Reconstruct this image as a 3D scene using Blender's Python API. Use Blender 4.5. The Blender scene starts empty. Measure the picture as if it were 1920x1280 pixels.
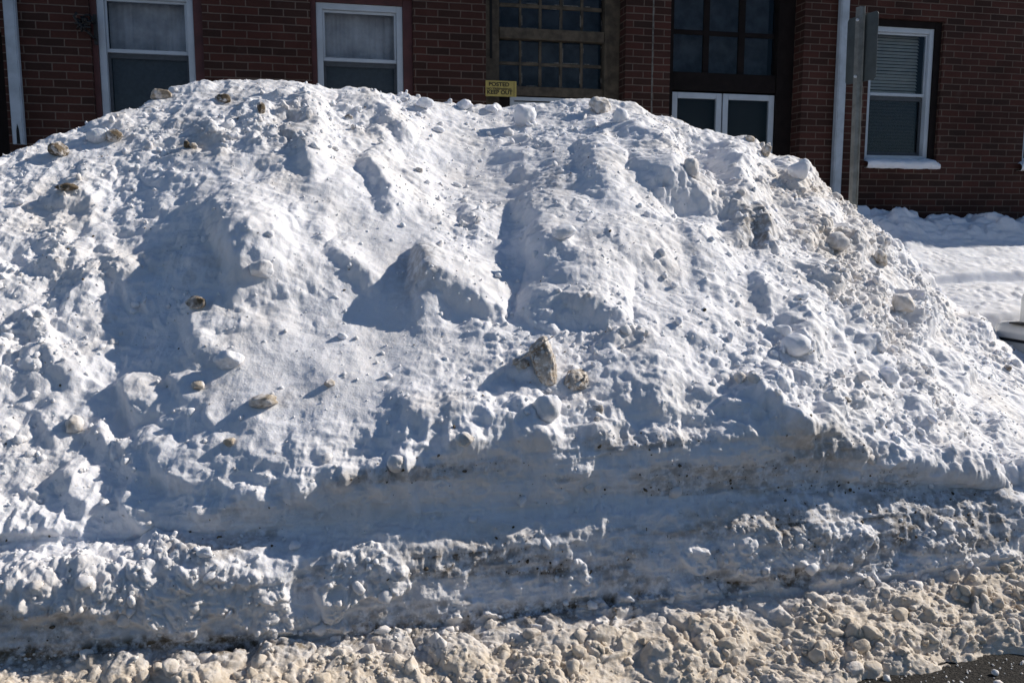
import bpy, bmesh, math, random
import numpy as np
from mathutils import Vector, Matrix
rad = math.radians
random.seed(7); RNG = np.random.default_rng(7)
scene = bpy.context.scene
col = scene.collection

# ------------------------------------------------------------------ camera
F, CX, CY, PITCH, CAMZ = 1620.0, 960.0, 640.0, rad(7.55), 1.6
cam = bpy.data.cameras.new('camera'); cam.sensor_width = 36; cam.lens = 36 * F / 1920
cam.clip_start = 0.05; cam.clip_end = 2000
camo = bpy.data.objects.new('camera', cam); col.objects.link(camo)
camo.location = (0, 0, CAMZ); camo.rotation_euler = (rad(90) - PITCH, 0, 0)
scene.camera = camo

# ------------------------------------------------------------------ sky, sun, exposure
SUN_EL, SUN_AZ = 33.0, 20.5          # elevation; angle behind the camera's right (+x)
w = bpy.data.worlds.new("World"); scene.world = w; w.use_nodes = True
nt = w.node_tree; bg = nt.nodes['Background']
sky = nt.nodes.new('ShaderNodeTexSky'); sky.sky_type = 'NISHITA'; sky.sun_disc = False
sky.sun_elevation = rad(SUN_EL); sky.sun_rotation = rad(90 - SUN_AZ)
sky.air_density = 1.0; sky.dust_density = 0.0; sky.ozone_density = 5.0
nt.links.new(sky.outputs[0], bg.inputs['Color']); bg.inputs['Strength'].default_value = 0.061
sl = bpy.data.lights.new('sun', 'SUN'); sl.energy = 4.4; sl.angle = rad(0.5); sl.color = (1.0, 0.925, 0.82)
so = bpy.data.objects.new('sun', sl); col.objects.link(so)
sdir = Vector((math.cos(rad(SUN_EL)) * math.cos(rad(SUN_AZ)), math.cos(rad(SUN_EL)) * math.sin(rad(SUN_AZ)), math.sin(rad(SUN_EL))))
so.rotation_euler = (-sdir).to_track_quat('-Z', 'Y').to_euler(); so.location = sdir * 40
scene.view_settings.view_transform = 'Standard'; scene.view_settings.look = 'None'
scene.view_settings.exposure = 0.25; scene.view_settings.gamma = 1.0
scene.cycles.max_bounces = 5; scene.cycles.diffuse_bounces = 3

# ------------------------------------------------------------------ frame of the street: s along it, q away from the camera
PSI = math.atan(0.227); CP, SP = math.cos(PSI), math.sin(PSI); Q0 = 8.26
def ray(px, py):
    u = (np.asarray(px, float) - CX) / F; v = (CY - np.asarray(py, float)) / F
    return u, math.cos(PITCH) + v * math.sin(PITCH), -math.sin(PITCH) + v * math.cos(PITCH)
def at_q(px, py, q):
    x, y, z = ray(px, py); t = q / (-SP * x + CP * y)
    return np.stack([x * t, y * t, CAMZ + z * t], -1)
def project(P):
    x, y, z = P[..., 0], P[..., 1], P[..., 2] - CAMZ
    d = y * math.cos(PITCH) - z * math.sin(PITCH); up = y * math.sin(PITCH) + z * math.cos(PITCH)
    return CX + F * x / d, CY - F * up / d, d
def sq(P): return P[..., 0] * CP + P[..., 1] * SP, -P[..., 0] * SP + P[..., 1] * CP
def from_sq(s, q, z): return np.stack(np.broadcast_arrays(s * CP - q * SP, s * SP + q * CP, z), -1)
def Wl(px, py, dy=0.0):                       # a point of the facade: (along, height)
    p = at_q(px, py, Q0 + dy); return float(p[0] * CP + p[1] * SP), float(p[2])

# ------------------------------------------------------------------ helpers
def tag(o, label=None, cat=None, group=None, kind=None):
    if label: o['label'] = label
    if cat: o['category'] = cat
    if group: o['group'] = group
    if kind: o['kind'] = kind
    return o
def link(name, me, parent=None):
    o = bpy.data.objects.new(name, me); col.objects.link(o)
    if parent is not None: o.parent = parent
    return o
def empty(name, loc=(0, 0, 0), rz=0):
    o = bpy.data.objects.new(name, None); col.objects.link(o); o.location = loc; o.rotation_euler = (0, 0, rz)
    o.empty_display_size = 0.2
    return o
def box(bm, x0, x1, y0, y1, z0, z1):
    v = [bm.verts.new(p) for p in ((x0,y0,z0),(x1,y0,z0),(x1,y1,z0),(x0,y1,z0),(x0,y0,z1),(x1,y0,z1),(x1,y1,z1),(x0,y1,z1))]
    for f in ((0,3,2,1),(4,5,6,7),(0,1,5,4),(1,2,6,5),(2,3,7,6),(3,0,4,7)): bm.faces.new([v[i] for i in f])
def done(name, bm, mat, parent=None, bevel=0.0, smooth=False):
    if bevel: bmesh.ops.bevel(bm, geom=bm.edges[:], offset=bevel, segments=2, affect='EDGES', profile=0.6)
    bmesh.ops.recalc_face_normals(bm, faces=bm.faces[:])
    me = bpy.data.meshes.new(name); bm.to_mesh(me); bm.free(); me.materials.append(mat)
    if smooth: me.polygons.foreach_set('use_smooth', [True] * len(me.polygons))
    return link(name, me, parent)
def boxes(name, lst, mat, parent=None, bevel=0.0):
    bm = bmesh.new()
    for b in lst: box(bm, *b)
    return done(name, bm, mat, parent, bevel)
def np_mesh(name, V, Fc, mat, parent=None, attrs=None, smooth=True):
    V = np.ascontiguousarray(V, np.float32); Fc = np.ascontiguousarray(Fc, np.int32); k = Fc.shape[1]
    me = bpy.data.meshes.new(name)
    me.vertices.add(len(V)); me.vertices.foreach_set('co', V.ravel())
    me.loops.add(Fc.size); me.loops.foreach_set('vertex_index', Fc.ravel())
    me.polygons.add(len(Fc)); me.polygons.foreach_set('loop_start', np.arange(0, Fc.size, k, dtype=np.int32))
    me.polygons.foreach_set('loop_total', np.full(len(Fc), k, np.int32))
    me.polygons.foreach_set('use_smooth', np.full(len(Fc), smooth))
    me.update(calc_edges=True)
    for n, a in (attrs or {}).items():
        at = me.attributes.new(n, 'FLOAT', 'POINT'); at.data.foreach_set('value', np.ascontiguousarray(a, np.float32).ravel())
    me.materials.append(mat)
    return link(name, me, parent)
def grid_faces(nr, nc):
    i = np.arange(nr - 1)[:, None] * nc + np.arange(nc - 1)[None, :]
    return np.stack([i, i + 1, i + nc + 1, i + nc], -1).reshape(-1, 4)

# --- noise in numpy
def hash3(ix, iy, iz, seed):
    h = (ix.astype(np.int64) * 374761393 + iy.astype(np.int64) * 668265263 + iz.astype(np.int64) * 2147483647 + seed * 974634777)
    h = (h ^ (h >> 13)) * 1274126177; h = h ^ (h >> 16); h = (h * 2246822519) & 0x7fffffff; h = h ^ (h >> 15)
    return (h & 0xffffff) / float(0xffffff)
def vnoise(P, seed):
    i = np.floor(P); f = P - i; u = f * f * f * (f * (f * 6 - 15) + 10)
    i = i.astype(np.int64); r = 0.0
    for dx in (0, 1):
        wx = u[..., 0] if dx else 1 - u[..., 0]
        for dy in (0, 1):
            wy = u[..., 1] if dy else 1 - u[..., 1]
            for dz in (0, 1):
                wz = u[..., 2] if dz else 1 - u[..., 2]
                r = r + wx * wy * wz * hash3(i[..., 0] + dx, i[..., 1] + dy, i[..., 2] + dz, seed)
    return r * 2 - 1
def fbm(P, scale, octv, seed, gain=0.5, ridged=False):
    r = 0.0; a = 1.0; t = 0.0
    for o in range(octv):
        n = vnoise(P * (scale * 2.03 ** o) + 17.3 * o, seed + o)
        if ridged: n = 1 - 2 * np.abs(n)
        r = r + a * n; t += a; a *= gain
    return r / t
def lumps(U, V, cell, seed, prob, rmin=0.35, rmax=0.75, flat=1.0):
    """rounded snow lumps: the tallest of randomly placed half balls, in units of the cell"""
    gu, gv = U / cell, V / cell; iu, iv = np.floor(gu), np.floor(gv); best = np.zeros_like(U)
    z = np.zeros_like(iu)
    for du in (-1, 0, 1):
        for dv in (-1, 0, 1):
            cu, cv = iu + du, iv + dv
            px = cu + hash3(cu, cv, z, seed); py = cv + hash3(cu, cv, z, seed + 1)
            r = rmin + (rmax - rmin) * hash3(cu, cv, z, seed + 2) ** 1.5
            an = hash3(cu, cv, z, seed + 4) * 3.14; el = 0.7 + 0.6 * hash3(cu, cv, z, seed + 5)
            ex, ey = gu - px, gv - py
            ca, sa = np.cos(an), np.sin(an)
            d2 = ((ex * ca + ey * sa) * el) ** 2 + ((-ex * sa + ey * ca) / el) ** 2
            b = np.minimum(np.sqrt(np.clip(r * r - d2, 0, None)), (0.45 + .5 * hash3(cu, cv, z, seed + 6)) * r) * (hash3(cu, cv, z, seed + 3) < prob)
            best = np.maximum(best, b)
    return best * cell * flat
def sstep(a, b, x):
    t = np.clip((x - a) / (b - a), 0, 1); return t * t * (3 - 2 * t)
def blur_rows(A, k):
    ker = np.exp(-0.5 * (np.arange(-3 * k, 3 * k + 1) / k) ** 2); ker /= ker.sum()
    B = np.pad(A, ((3 * k, 3 * k),) + ((0, 0),) * (A.ndim - 1), mode='reflect', reflect_type='odd'); out = 0
    for j, wgt in enumerate(ker): out = out + wgt * B[j:j + A.shape[0]]
    return out
def blur_cols(A, k): return np.swapaxes(blur_rows(np.swapaxes(A, 0, 1), k), 0, 1)

# ------------------------------------------------------------------ materials
def new_mat(name):
    m = bpy.data.materials.new(name); m.use_nodes = True
    return m, m.node_tree, m.node_tree.nodes['Principled BSDF']
def mixcol(nt, fac, a, b, mode='MIX'):
    n = nt.nodes.new('ShaderNodeMix'); n.data_type = 'RGBA'; n.blend_type = mode
    for sock, v in ((n.inputs[0], fac), (n.inputs[6], a), (n.inputs[7], b)):
        if hasattr(v, 'is_linked') or isinstance(v, bpy.types.NodeSocket): nt.links.new(v, sock)
        elif isinstance(v, (int, float)): sock.default_value = v
        else: sock.default_value = (*v, 1)
    return n.outputs[2]
def noise_node(nt, scale, detail=4, rough=0.55, coord='Object', vec=None):
    n = nt.nodes.new('ShaderNodeTexNoise'); n.inputs['Scale'].default_value = scale
    n.inputs['Detail'].default_value = detail; n.inputs['Roughness'].default_value = rough
    if vec is None:
        tc = nt.nodes.new('ShaderNodeTexCoord'); vec = tc.outputs[coord]
    nt.links.new(vec, n.inputs['Vector']); return n.outputs['Fac']
def ramp(nt, val, a, b):
    n = nt.nodes.new('ShaderNodeMapRange'); n.inputs[1].default_value = a; n.inputs[2].default_value = b
    n.interpolation_type = 'SMOOTHSTEP'; nt.links.new(val, n.inputs[0]); return n.outputs[0]
def math_node(nt, op, a, b):
    n = nt.nodes.new('ShaderNodeMath'); n.operation = op
    for k, v in ((0, a), (1, b)):
        if isinstance(v, (int, float)): n.inputs[k].default_value = v
        else: nt.links.new(v, n.inputs[k])
    return n.outputs[0]
def bump(nt, bsdf, h, strength, dist):
    b = nt.nodes.new('ShaderNodeBump'); b.inputs['Strength'].default_value = strength; b.inputs['Distance'].default_value = dist
    nt.links.new(h, b.inputs['Height']); nt.links.new(b.outputs[0], bsdf.inputs['Normal'])

def snow_material(name, clean=(0.805, 0.82, 0.875), tan=(0.60, 0.52, 0.425), dark=(0.125, 0.095, 0.062), attrs=True, grain=1.0):
    m, nt, b = new_mat(name)
    b.inputs['Roughness'].default_value = 0.65; b.inputs['Specular IOR Level'].default_value = 0.2
    b.inputs['Subsurface Weight'].default_value = 0.7; b.inputs['Subsurface Radius'].default_value = (0.9, 1.0, 1.15); b.inputs['Subsurface Scale'].default_value = 0.011
    n1 = noise_node(nt, 3.0, 5); n2 = noise_node(nt, 26, 5, 0.65); n3 = noise_node(nt, 120, 3, 0.6)
    c = mixcol(nt, ramp(nt, n1, 0.3, 0.75), clean, tuple(0.955 * x * k for x, k in zip(clean, (1.0, 0.985, 0.96))))
    if attrs:
        at = nt.nodes.new('ShaderNodeAttribute'); at.attribute_name = 'tan'
        ad = nt.nodes.new('ShaderNodeAttribute'); ad.attribute_name = 'dirt'
        t = math_node(nt, 'MULTIPLY', at.outputs['Fac'], math_node(nt, 'ADD', math_node(nt, 'MULTIPLY', n2, 1.3), 0.35)); t.node.use_clamp = True
        c = mixcol(nt, t, c, tan)
        d = math_node(nt, 'MULTIPLY', ad.outputs['Fac'], ramp(nt, n2, 0.32, 0.62)); d.node.use_clamp = True
        c = mixcol(nt, d, c, dark)
    nt.links.new(c, b.inputs['Base Color'])
    h = math_node(nt, 'ADD', math_node(nt, 'MULTIPLY', n3, 1.0), math_node(nt, 'MULTIPLY', noise_node(nt, 320, 2), 0.5))
    bump(nt, b, h, 0.55 * grain, 0.006)
    return m
M_snow = snow_material('snow')
M_white = snow_material('clean_snow', attrs=False)
def flat_mat(name, c, rough=0.6, var=0.25, scale=14, metal=0.0, spec=0.4, bmp=0.0):
    m, nt, b = new_mat(name); b.inputs['Roughness'].default_value = rough; b.inputs['Metallic'].default_value = metal
    b.inputs['Specular IOR Level'].default_value = spec
    n = noise_node(nt, scale, 5, 0.6)
    nt.links.new(mixcol(nt, ramp(nt, n, 0.3, 0.7), tuple(x * (1 - var) for x in c), tuple(min(1, x * (1 + var * 0.6)) for x in c)), b.inputs['Base Color'])
    if bmp: bump(nt, b, noise_node(nt, scale * 6, 3), bmp, 0.004)
    return m
M_grit = flat_mat('grit', (0.12, 0.095, 0.065), 0.8, 0.6, 60)
M_trim = flat_mat('white_vinyl', (0.42, 0.47, 0.53), 0.45, 0.1, 5)
M_casing = flat_mat('red_brown_paint', (0.075, 0.024, 0.024), 0.6, 0.25, 8)
M_timber = flat_mat('weathered_timber', (0.076, 0.060, 0.042), 0.75, 0.5, 10, bmp=0.4)
M_darkwood = flat_mat('dark_brown_wood', (0.011, 0.008, 0.008), 0.8, 0.3, 10, spec=.15)
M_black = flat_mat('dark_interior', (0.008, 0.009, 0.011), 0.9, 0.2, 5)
M_curtain = flat_mat('sheer_curtain', (0.46, 0.48, 0.54), 0.9, 0.3, 4)
M_screen = flat_mat('insect_screen', (0.062, 0.072, 0.086), 0.8, 0.15, 30)
M_blind = flat_mat('blind_slat', (0.58, 0.58, 0.54), 0.6, 0.1, 6)
M_galv = flat_mat('galvanised_steel', (0.18, 0.19, 0.185), 0.5, 0.25, 18, 0.3)
M_alum = flat_mat('sign_back', (0.075, 0.09, 0.095), 0.5, 0.2, 9, 0.3)
M_spout = flat_mat('white_downspout', (0.36, 0.41, 0.47), 0.5, 0.18, 7)
M_iron = flat_mat('black_iron', (0.008, 0.008, 0.009), 0.5, 0.3, 20)
M_yellow = flat_mat('yellow_plastic', (0.38, 0.30, 0.085), 0.55, 0.12, 25)
M_ink = flat_mat('black_ink', (0.02, 0.016, 0.008), 0.6, 0.1, 20)
M_putty = flat_mat('old_putty', (0.13, 0.125, 0.115), 0.8, 0.5, 40)
def glass_mat():
    m, nt, b = new_mat('window_glass'); nt.nodes.remove(b)
    out = nt.nodes['Material Output']; tr = nt.nodes.new('ShaderNodeBsdfTransparent'); tr.inputs[0].default_value = (0.92, 0.93, 0.93, 1)
    gl = nt.nodes.new('ShaderNodeBsdfGlossy'); gl.inputs['Roughness'].default_value = 0.03; gl.inputs['Color'].default_value = (0.8, 0.9, 1, 1)
    fr = nt.nodes.new('ShaderNodeFresnel'); fr.inputs[0].default_value = 1.22
    bp = nt.nodes.new('ShaderNodeBump'); bp.inputs['Strength'].default_value = 0.06; bp.inputs['Distance'].default_value = 0.02
    nt.links.new(noise_node(nt, 5, 2), bp.inputs['Height']); nt.links.new(bp.outputs[0], gl.inputs['Normal'])
    mx = nt.nodes.new('ShaderNodeMixShader'); nt.links.new(fr.outputs[0], mx.inputs[0])
    nt.links.new(tr.outputs[0], mx.inputs[1]); nt.links.new(gl.outputs[0], mx.inputs[2]); nt.links.new(mx.outputs[0], out.inputs[0])
    return m
M_glass = glass_mat()
def brick_mat():
    m, nt, b = new_mat('red_brick'); b.inputs['Roughness'].default_value = 0.85; b.inputs['Specular IOR Level'].default_value = 0.2
    tc = nt.nodes.new('ShaderNodeTexCoord'); sp = nt.nodes.new('ShaderNodeSeparateXYZ'); nt.links.new(tc.outputs['Object'], sp.inputs[0])
    cb = nt.nodes.new('ShaderNodeCombineXYZ')
    nt.links.new(math_node(nt, 'ADD', sp.outputs['X'], sp.outputs['Y']), cb.inputs[0]); nt.links.new(sp.outputs['Z'], cb.inputs[1])
    wob = nt.nodes.new('ShaderNodeVectorMath'); wob.operation = 'ADD'
    nn = nt.nodes.new('ShaderNodeTexNoise'); nn.inputs['Scale'].default_value = 9; nt.links.new(cb.outputs[0], nn.inputs['Vector'])
    sc = nt.nodes.new('ShaderNodeVectorMath'); sc.operation = 'MULTIPLY_ADD'; sc.inputs[1].default_value = (0.012, 0.008, 0); sc.inputs[2].default_value = (-0.006, -0.004, 0)
    nt.links.new(nn.outputs['Color'], sc.inputs[0]); nt.links.new(cb.outputs[0], wob.inputs[0]); nt.links.new(sc.outputs[0], wob.inputs[1])
    br = nt.nodes.new('ShaderNodeTexBrick'); nt.links.new(wob.outputs[0], br.inputs['Vector'])
    br.inputs['Scale'].default_value = 1.0; br.inputs['Brick Width'].default_value = 0.213; br.inputs['Row Height'].default_value = 0.0677
    br.inputs['Mortar Size'].default_value = 0.0055; br.inputs['Mortar Smooth'].default_value = 0.2; br.inputs['Bias'].default_value = -0.1
    br.inputs['Color1'].default_value = (0.078, 0.030, 0.023, 1); br.inputs['Color2'].default_value = (0.034, 0.020, 0.016, 1)
    br.inputs['Mortar'].default_value = (0.150, 0.116, 0.096, 1)
    n1 = noise_node(nt, 1.2, 5, 0.6, vec=cb.outputs[0]); n2 = noise_node(nt, 45, 4, 0.6, vec=cb.outputs[0])
    c = mixcol(nt, ramp(nt, n1, 0.25, 0.8), br.outputs['Color'], (0.55, 0.5, 0.5), 'MULTIPLY')
    c = mixcol(nt, 0.6, c, mixcol(nt, n2, (0.55, 0.55, 0.55), (1.35, 1.3, 1.3)), 'MULTIPLY')
    n5 = noise_node(nt, 2.6, 6, 0.7, vec=cb.outputs[0])
    c = mixcol(nt, math_node(nt, 'MULTIPLY', ramp(nt, n5, .58, .8), .22), c, (0.16, 0.14, 0.13))
    nt.links.new(c, b.inputs['Base Color'])
    h = math_node(nt, 'ADD', math_node(nt, 'MULTIPLY', br.outputs['Fac'], -1.0), math_node(nt, 'MULTIPLY', n2, 0.35))
    bump(nt, b, h, 0.8, 0.008)
    return m
M_brick = brick_mat()
def asphalt_mat():
    m, nt, b = new_mat('wet_asphalt')
    n1 = noise_node(nt, 1.5, 4); n2 = noise_node(nt, 85, 4, 0.75); b.inputs['Specular IOR Level'].default_value = .25
    c = mixcol(nt, ramp(nt, n2, .42, .62), (0.006, 0.006, 0.0062), (0.05, 0.044, 0.038)); nt.links.new(c, b.inputs['Base Color'])
    rr = nt.nodes.new('ShaderNodeMapRange'); rr.inputs[3].default_value = 0.55; rr.inputs[4].default_value = 0.9
    nt.links.new(n1, rr.inputs[0]); nt.links.new(rr.outputs[0], b.inputs['Roughness'])
    bump(nt, b, math_node(nt, 'ADD', n2, noise_node(nt, 70, 3)), 1.0, 0.02); return m
M_asphalt = asphalt_mat()

# ================================================================== GROUND
FRAME = Matrix.Rotation(PSI, 4, 'Z')
def street_sheet(name, s0, s1, q0, q1, z, mat):
    c = from_sq(np.array([s0, s1, s1, s0]), np.array([q0, q0, q1, q1]), np.full(4, z))
    return tag(np_mesh(name, c, [[0, 1, 2, 3]], mat, smooth=False), kind='structure')
street_sheet('ground', -400, 400, -400, 400, -0.02, M_white)
street_sheet('road', -200, 200, -16, 2.85, 0.0, M_asphalt)  # unseen stretch behind the camera widened to cut white bounce

# ================================================================== SNOW PILE
NC = 1221
PXC = np.linspace(-260, 2180, NC)
def line(pts):
    a = np.array(pts, float); y = np.interp(PXC, a[:, 0], a[:, 1]); q = np.interp(PXC, a[:, 0], a[:, 2]); return y, q
def col_point(q, z, yref):                    # points of every column's upright plane at distance q, height z
    p = at_q(PXC, yref, q); p[:, 2] = z; return p
crest = [(-260,385,4.8),(0,290,5.22),(95,262,5.40),(200,218,5.6),(300,180,5.8),(380,152,5.95),(480,146,6.0),(590,152,6.0),(640,164,6.05),
  (745,182,6.2),(870,194,6.3),(960,198,6.3),(1060,190,6.2),(1130,186,6.1),(1200,196,6.05),(1270,220,6.0),(1330,238,5.95),(1400,270,5.9),(1460,292,5.8),
  (1510,312,5.75),(1545,350,5.7),(1600,388,5.6),(1640,425,5.5),(1700,480,5.4),(1760,545,5.2),(1800,595,5.05),(1870,655,4.8),(1920,695,4.65),(2000,765,4.35),(2180,900,3.9)]
lip = [(-260,990,3.13),(0,1000,3.2),(64,1000,3.2),(180,1005,3.2),(228,1015,3.2),(295,965,3.2),(366,945,3.14),(447,925,3.13),(571,906,3.13),(615,885,3.13),(700,862,3.13),
  (790,825,3.14),(870,818,3.14),(1000,812,3.14),(1150,806,3.14),(1300,798,3.14),(1440,794,3.14),(1490,785,3.14),(1540,775,3.14),(1600,800,3.14),(1660,835,3.14),(1750,872,3.14),(1870,900,3.15),(1920,890,3.15),(2000,900,3.16),(2180,960,3.2)]
shelf = [(-260,1120,3.0),(0,1085,2.99),(180,1070,2.98),(340,1056,2.98),(600,1036,3.02),(800,1022,3.055),(1000,1002,3.065),(1300,970,3.07),(1600,952,3.07),(1900,932,3.07),(2180,975,3.09)]
foot = [(-260,1262,2.95),(0,1240,2.94),(350,1212,2.95),(600,1195,2.99),(1000,1152,3.01),(1300,1125,3.01),(1500,1108,2.99),(1700,1082,2.97),(1900,1052,2.96),(2180,1030,2.98)]
yc, qc = line(crest); yl, ql = line(lip); ys, qs = line(shelf); yf, qf = line(foot)
Pc = at_q(PXC, yc, qc); Pl = at_q(PXC, yl, ql); Ps = at_q(PXC, ys, qs); Pf = at_q(PXC, yf, qf)
k = 5
Pc, Pl, Ps, Pf = [blur_rows(p, n) for p, n in ((Pc, 5), (Pl, 5), (Ps, 12), (Pf, 12))]
sfr = PXC / 1920
Pe = col_point(2.50 + 0.05 * np.sin(PXC / 90) + 0.03 * np.sin(PXC / 37 + 1), np.full(NC, -0.03), np.full(NC, 1250.))
Pk = col_point(np.full(NC, 7.6), np.full(NC, 0.35), yc)
def seg(A, B, n, f=lambda t: t, last=False, g=lambda t: t):
    t = np.linspace(0, 1, n, endpoint=last)[:, None, None]
    R = A[None] + (B - A)[None] * f(t); R[..., 2] = (A[None] + (B - A)[None] * g(t))[..., 2]; return R
rows = [seg(Pe, Pf, 200, g=lambda t: t * (1.25 - .25 * t)), seg(Pf, Ps, 90, f=lambda t: t ** 1.5), seg(Ps, Pl, 120, f=lambda t: np.minimum(1, t * 6) * (1.25 - .25 * t), g=lambda t: t),
        seg(Pl, Pc, 560, g=lambda t: t * (1.10 - 0.10 * t * t)), seg(Pc, Pk, 110, last=True, g=lambda t: t ** 1.5)]
BASE = np.concatenate(rows); NR = BASE.shape[0]
R_F, R_S, R_L, R_C = 200, 290, 410, 970
BASE = blur_rows(BASE, 7)
BASE[..., 2] = BASE[..., 2] * ((1 - sstep(2030, 2180, PXC)) * sstep(-260, -120, PXC))[None] - .04 * (sstep(2100, 2180, PXC) + 1 - sstep(-260, -200, PXC))[None]
def normals(P):
    du = np.gradient(P, axis=1); dv = np.gradient(P, axis=0); n = np.cross(du, dv)
    return n / (np.linalg.norm(n, axis=-1, keepdims=True) + 1e-9)
rr_ = np.arange(NR)[:, None, None]; wl = np.exp(-((rr_ - R_L - 8) / 42.) ** 2)
BASE = BASE * (1 - wl) + blur_rows(BASE, 26) * wl
wl = (np.exp(-((rr_[..., 0] - R_S - 50) / 60.) ** 2) * (1 - sstep(90, 300, PXC))[None])[..., None]
BASE = BASE * (1 - wl) + blur_rows(BASE, 34) * wl
NRM = normals(BASE); NRM = blur_cols(blur_rows(NRM, 9), 9); NRM /= np.linalg.norm(NRM, axis=-1, keepdims=True)
PX, PY, DEP = project(BASE)
SA, QA = sq(BASE)
ARC = np.concatenate([np.zeros((1, NC)), np.cumsum(np.linalg.norm(np.diff(BASE, axis=0), axis=-1), 0)])
row = np.arange(NR)[:, None] * np.ones((1, NC))
onface = sstep(R_F - 6, R_F + 8, row) * (1 - sstep(R_L - 25, R_L + 5, row))
onslope = sstep(R_L - 15, R_L + 20, row)
rubble = 1 - sstep(R_F - 12, R_F + 6, row)
back = sstep(R_C + 5, R_C + 60, row)
# --- sculpting: coordinates on the heap, frayed a little so that no edge is clean
WX = PX + 16 * fbm(BASE, 4.5, 4, 11) + 5 * fbm(BASE, 20, 3, 12)
WY = PY + 14 * fbm(BASE, 4.5, 4, 21) + 5 * fbm(BASE, 20, 3, 22)
D = np.zeros((NR, NC))
def window(cx, cy, r):
    c = np.where((PXC > cx - r) & (PXC < cx + r))[0]
    return slice(max(c[0], 0), c[-1] + 1) if len(c) else None
def dome(cx, cy, rx, ry, h, ang=0, p=1.5, lift=True):
    sl = window(cx, cy, max(rx, ry) * 1.3 + 40)
    if sl is None: return
    cy2 = cy + (285 * h * 0.6 if lift else 0)
    x, y = WX[:, sl] - cx, WY[:, sl] - cy2; a = rad(ang); c, s_ = math.cos(a), math.sin(a)
    r2 = ((x * c + y * s_) / rx) ** 2 + ((-x * s_ + y * c) / ry) ** 2
    D[:, sl] += h * np.clip(1 - r2, 0, 1) ** p
def wedge(cx, cy, ang, L, W, wd, h):
    """a ledge: gentle from behind, breaking off steeply towards the image direction ang (0 right, 90 down)"""
    sl = window(cx, cy, max(L, W) * 1.5 + 60)
    cy2 = cy + 285 * h * 0.5
    x, y = WX[:, sl] - cx, WY[:, sl] - cy2; a = rad(ang)
    t = x * math.cos(a) + y * math.sin(a); n = -x * math.sin(a) + y * math.cos(a)
    up = sstep(-L, -L * 0.1, t) * 1.0; dn = 1 - sstep(-wd * 0.3, wd * 0.7, t)
    D[:, sl] += h * up * dn * np.clip(1 - (n / W) ** 2, 0, 1) ** 0.7
# upper left shoulder
wedge(425, 470, 165, 170, 110, 40, .10); wedge(225, 520, 160, 110, 70, 40, .065); wedge(360, 620, 175, 90, 60, 35, .05)
wedge(560, 300, 150, 90, 60, 30, .06); wedge(470, 240, 160, 100, 50, 30, .06); wedge(560, 215, 120, 60, 60, 25, .05)
wedge(700, 222, 115, 70, 85, 25, .12); wedge(700, 340, 160, 80, 70, 30, .085); wedge(655, 500, 130, 60, 60, 25, .07)
dome(520, 360, 320, 240, .06, p=1.2); dome(165, 560, 80, 100, .06); dome(905, 350, 130, 150, -.06); dome(1150, 380, 200, 200, .10, p=1.2); dome(520, 470, 130, 110, .06); dome(830, 330, 140, 110, -.06); dome(660, 600, 190, 110, -.05)
# middle ledges
wedge(850, 545, 112, 110, 105, 30, .115); wedge(780, 520, 175, 70, 60, 25, .07); wedge(1075, 580, 100, 150, 110, 40, .115)
wedge(1000, 440, 165, 90, 80, 45, .045); wedge(880, 400, 150, 80, 50, 30, .055)
wedge(1262, 350, 110, 70, 100, 28, .15); wedge(1185, 265, 130, 80, 60, 30, .05); dome(1300, 285, 62, 64, -.11, lift=False); dome(1250, 400, 100, 40, -.07, lift=False); wedge(1365, 345, 175, 90, 100, 40, .15)
wedge(1225, 300, 150, 70, 50, 25, .06); wedge(1420, 430, 160, 50, 45, 22, .09); wedge(1110, 330, 150, 80, 60, 30, .06)
wedge(1430, 745, 125, 100, 75, 25, .08); wedge(1490, 620, 150, 80, 55, 25, .07); wedge(1300, 480, 150, 90, 70, 30, .05)
dome(1090, 470, 150, 90, .06); dome(860, 690, 200, 90, -.03); dome(1240, 640, 200, 110, .05)
# right flank
for a in ((1590,450,150,60,40,20,.08),(1700,590,150,60,45,20,.10),(1820,600,150,60,45,20,.09),(1690,700,140,40,35,18,.06),(1470,330,150,70,40,20,.07),
          (1520,400,150,70,45,22,.06),(1620,560,150,70,40,20,.05),(1600,640,150,60,40,20,.05),(1780,700,150,60,40,20,.05),(1850,800,140,60,50,20,.06),
          (1700,780,140,60,45,20,.05),(1540,520,150,60,45,20,.06),(1420,560,150,70,50,22,.05)): wedge(*a)
# lower left
for a in ((250,745,160,100,45,35,.07),(190,830,150,70,45,28,.06),(310,870,155,100,50,32,.055),(60,620,155,70,50,25,.05),(110,700,155,70,50,25,.04),
          (80,800,150,70,50,25,.04),(130,930,150,80,60,30,.035),(260,980,150,70,60,30,.03),(340,720,150,50,40,22,.03),(400,780,150,40,30,18,.02),
          (760,760,140,70,60,25,.025),(990,790,140,60,60,25,.04),(1230,760,140,60,60,25,.035)): wedge(*a)
# lumps hanging on the cut edge and the lit fins on the cut face
for a in ((1495,800,30,50,0.042),(1600,850,34,50,0.042),(1545,785,40,36,0.030),(1660,850,40,36,0.030),(1720,868,60,36,0.030),(1820,900,60,34,0.030),(870,830,40,32,0.030),(1000,822,50,26,0.024),(1120,815,60,28,0.021),
          (1250,812,60,26,0.021),(1380,806,60,26,0.021),(765,880,24,60,0.030),(715,895,24,50,0.030),(690,970,16,44,0.018),(780,960,12,44,0.021),(640,895,40,30,0.030),(560,925,50,30,0.024),
          (480,945,40,34,0.027),(400,965,50,36,0.033),(350,1000,24,40,0.021),(1590,895,24,14,0.024),(1870,915,30,24,0.024)): dome(*a, lift=False)
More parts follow.
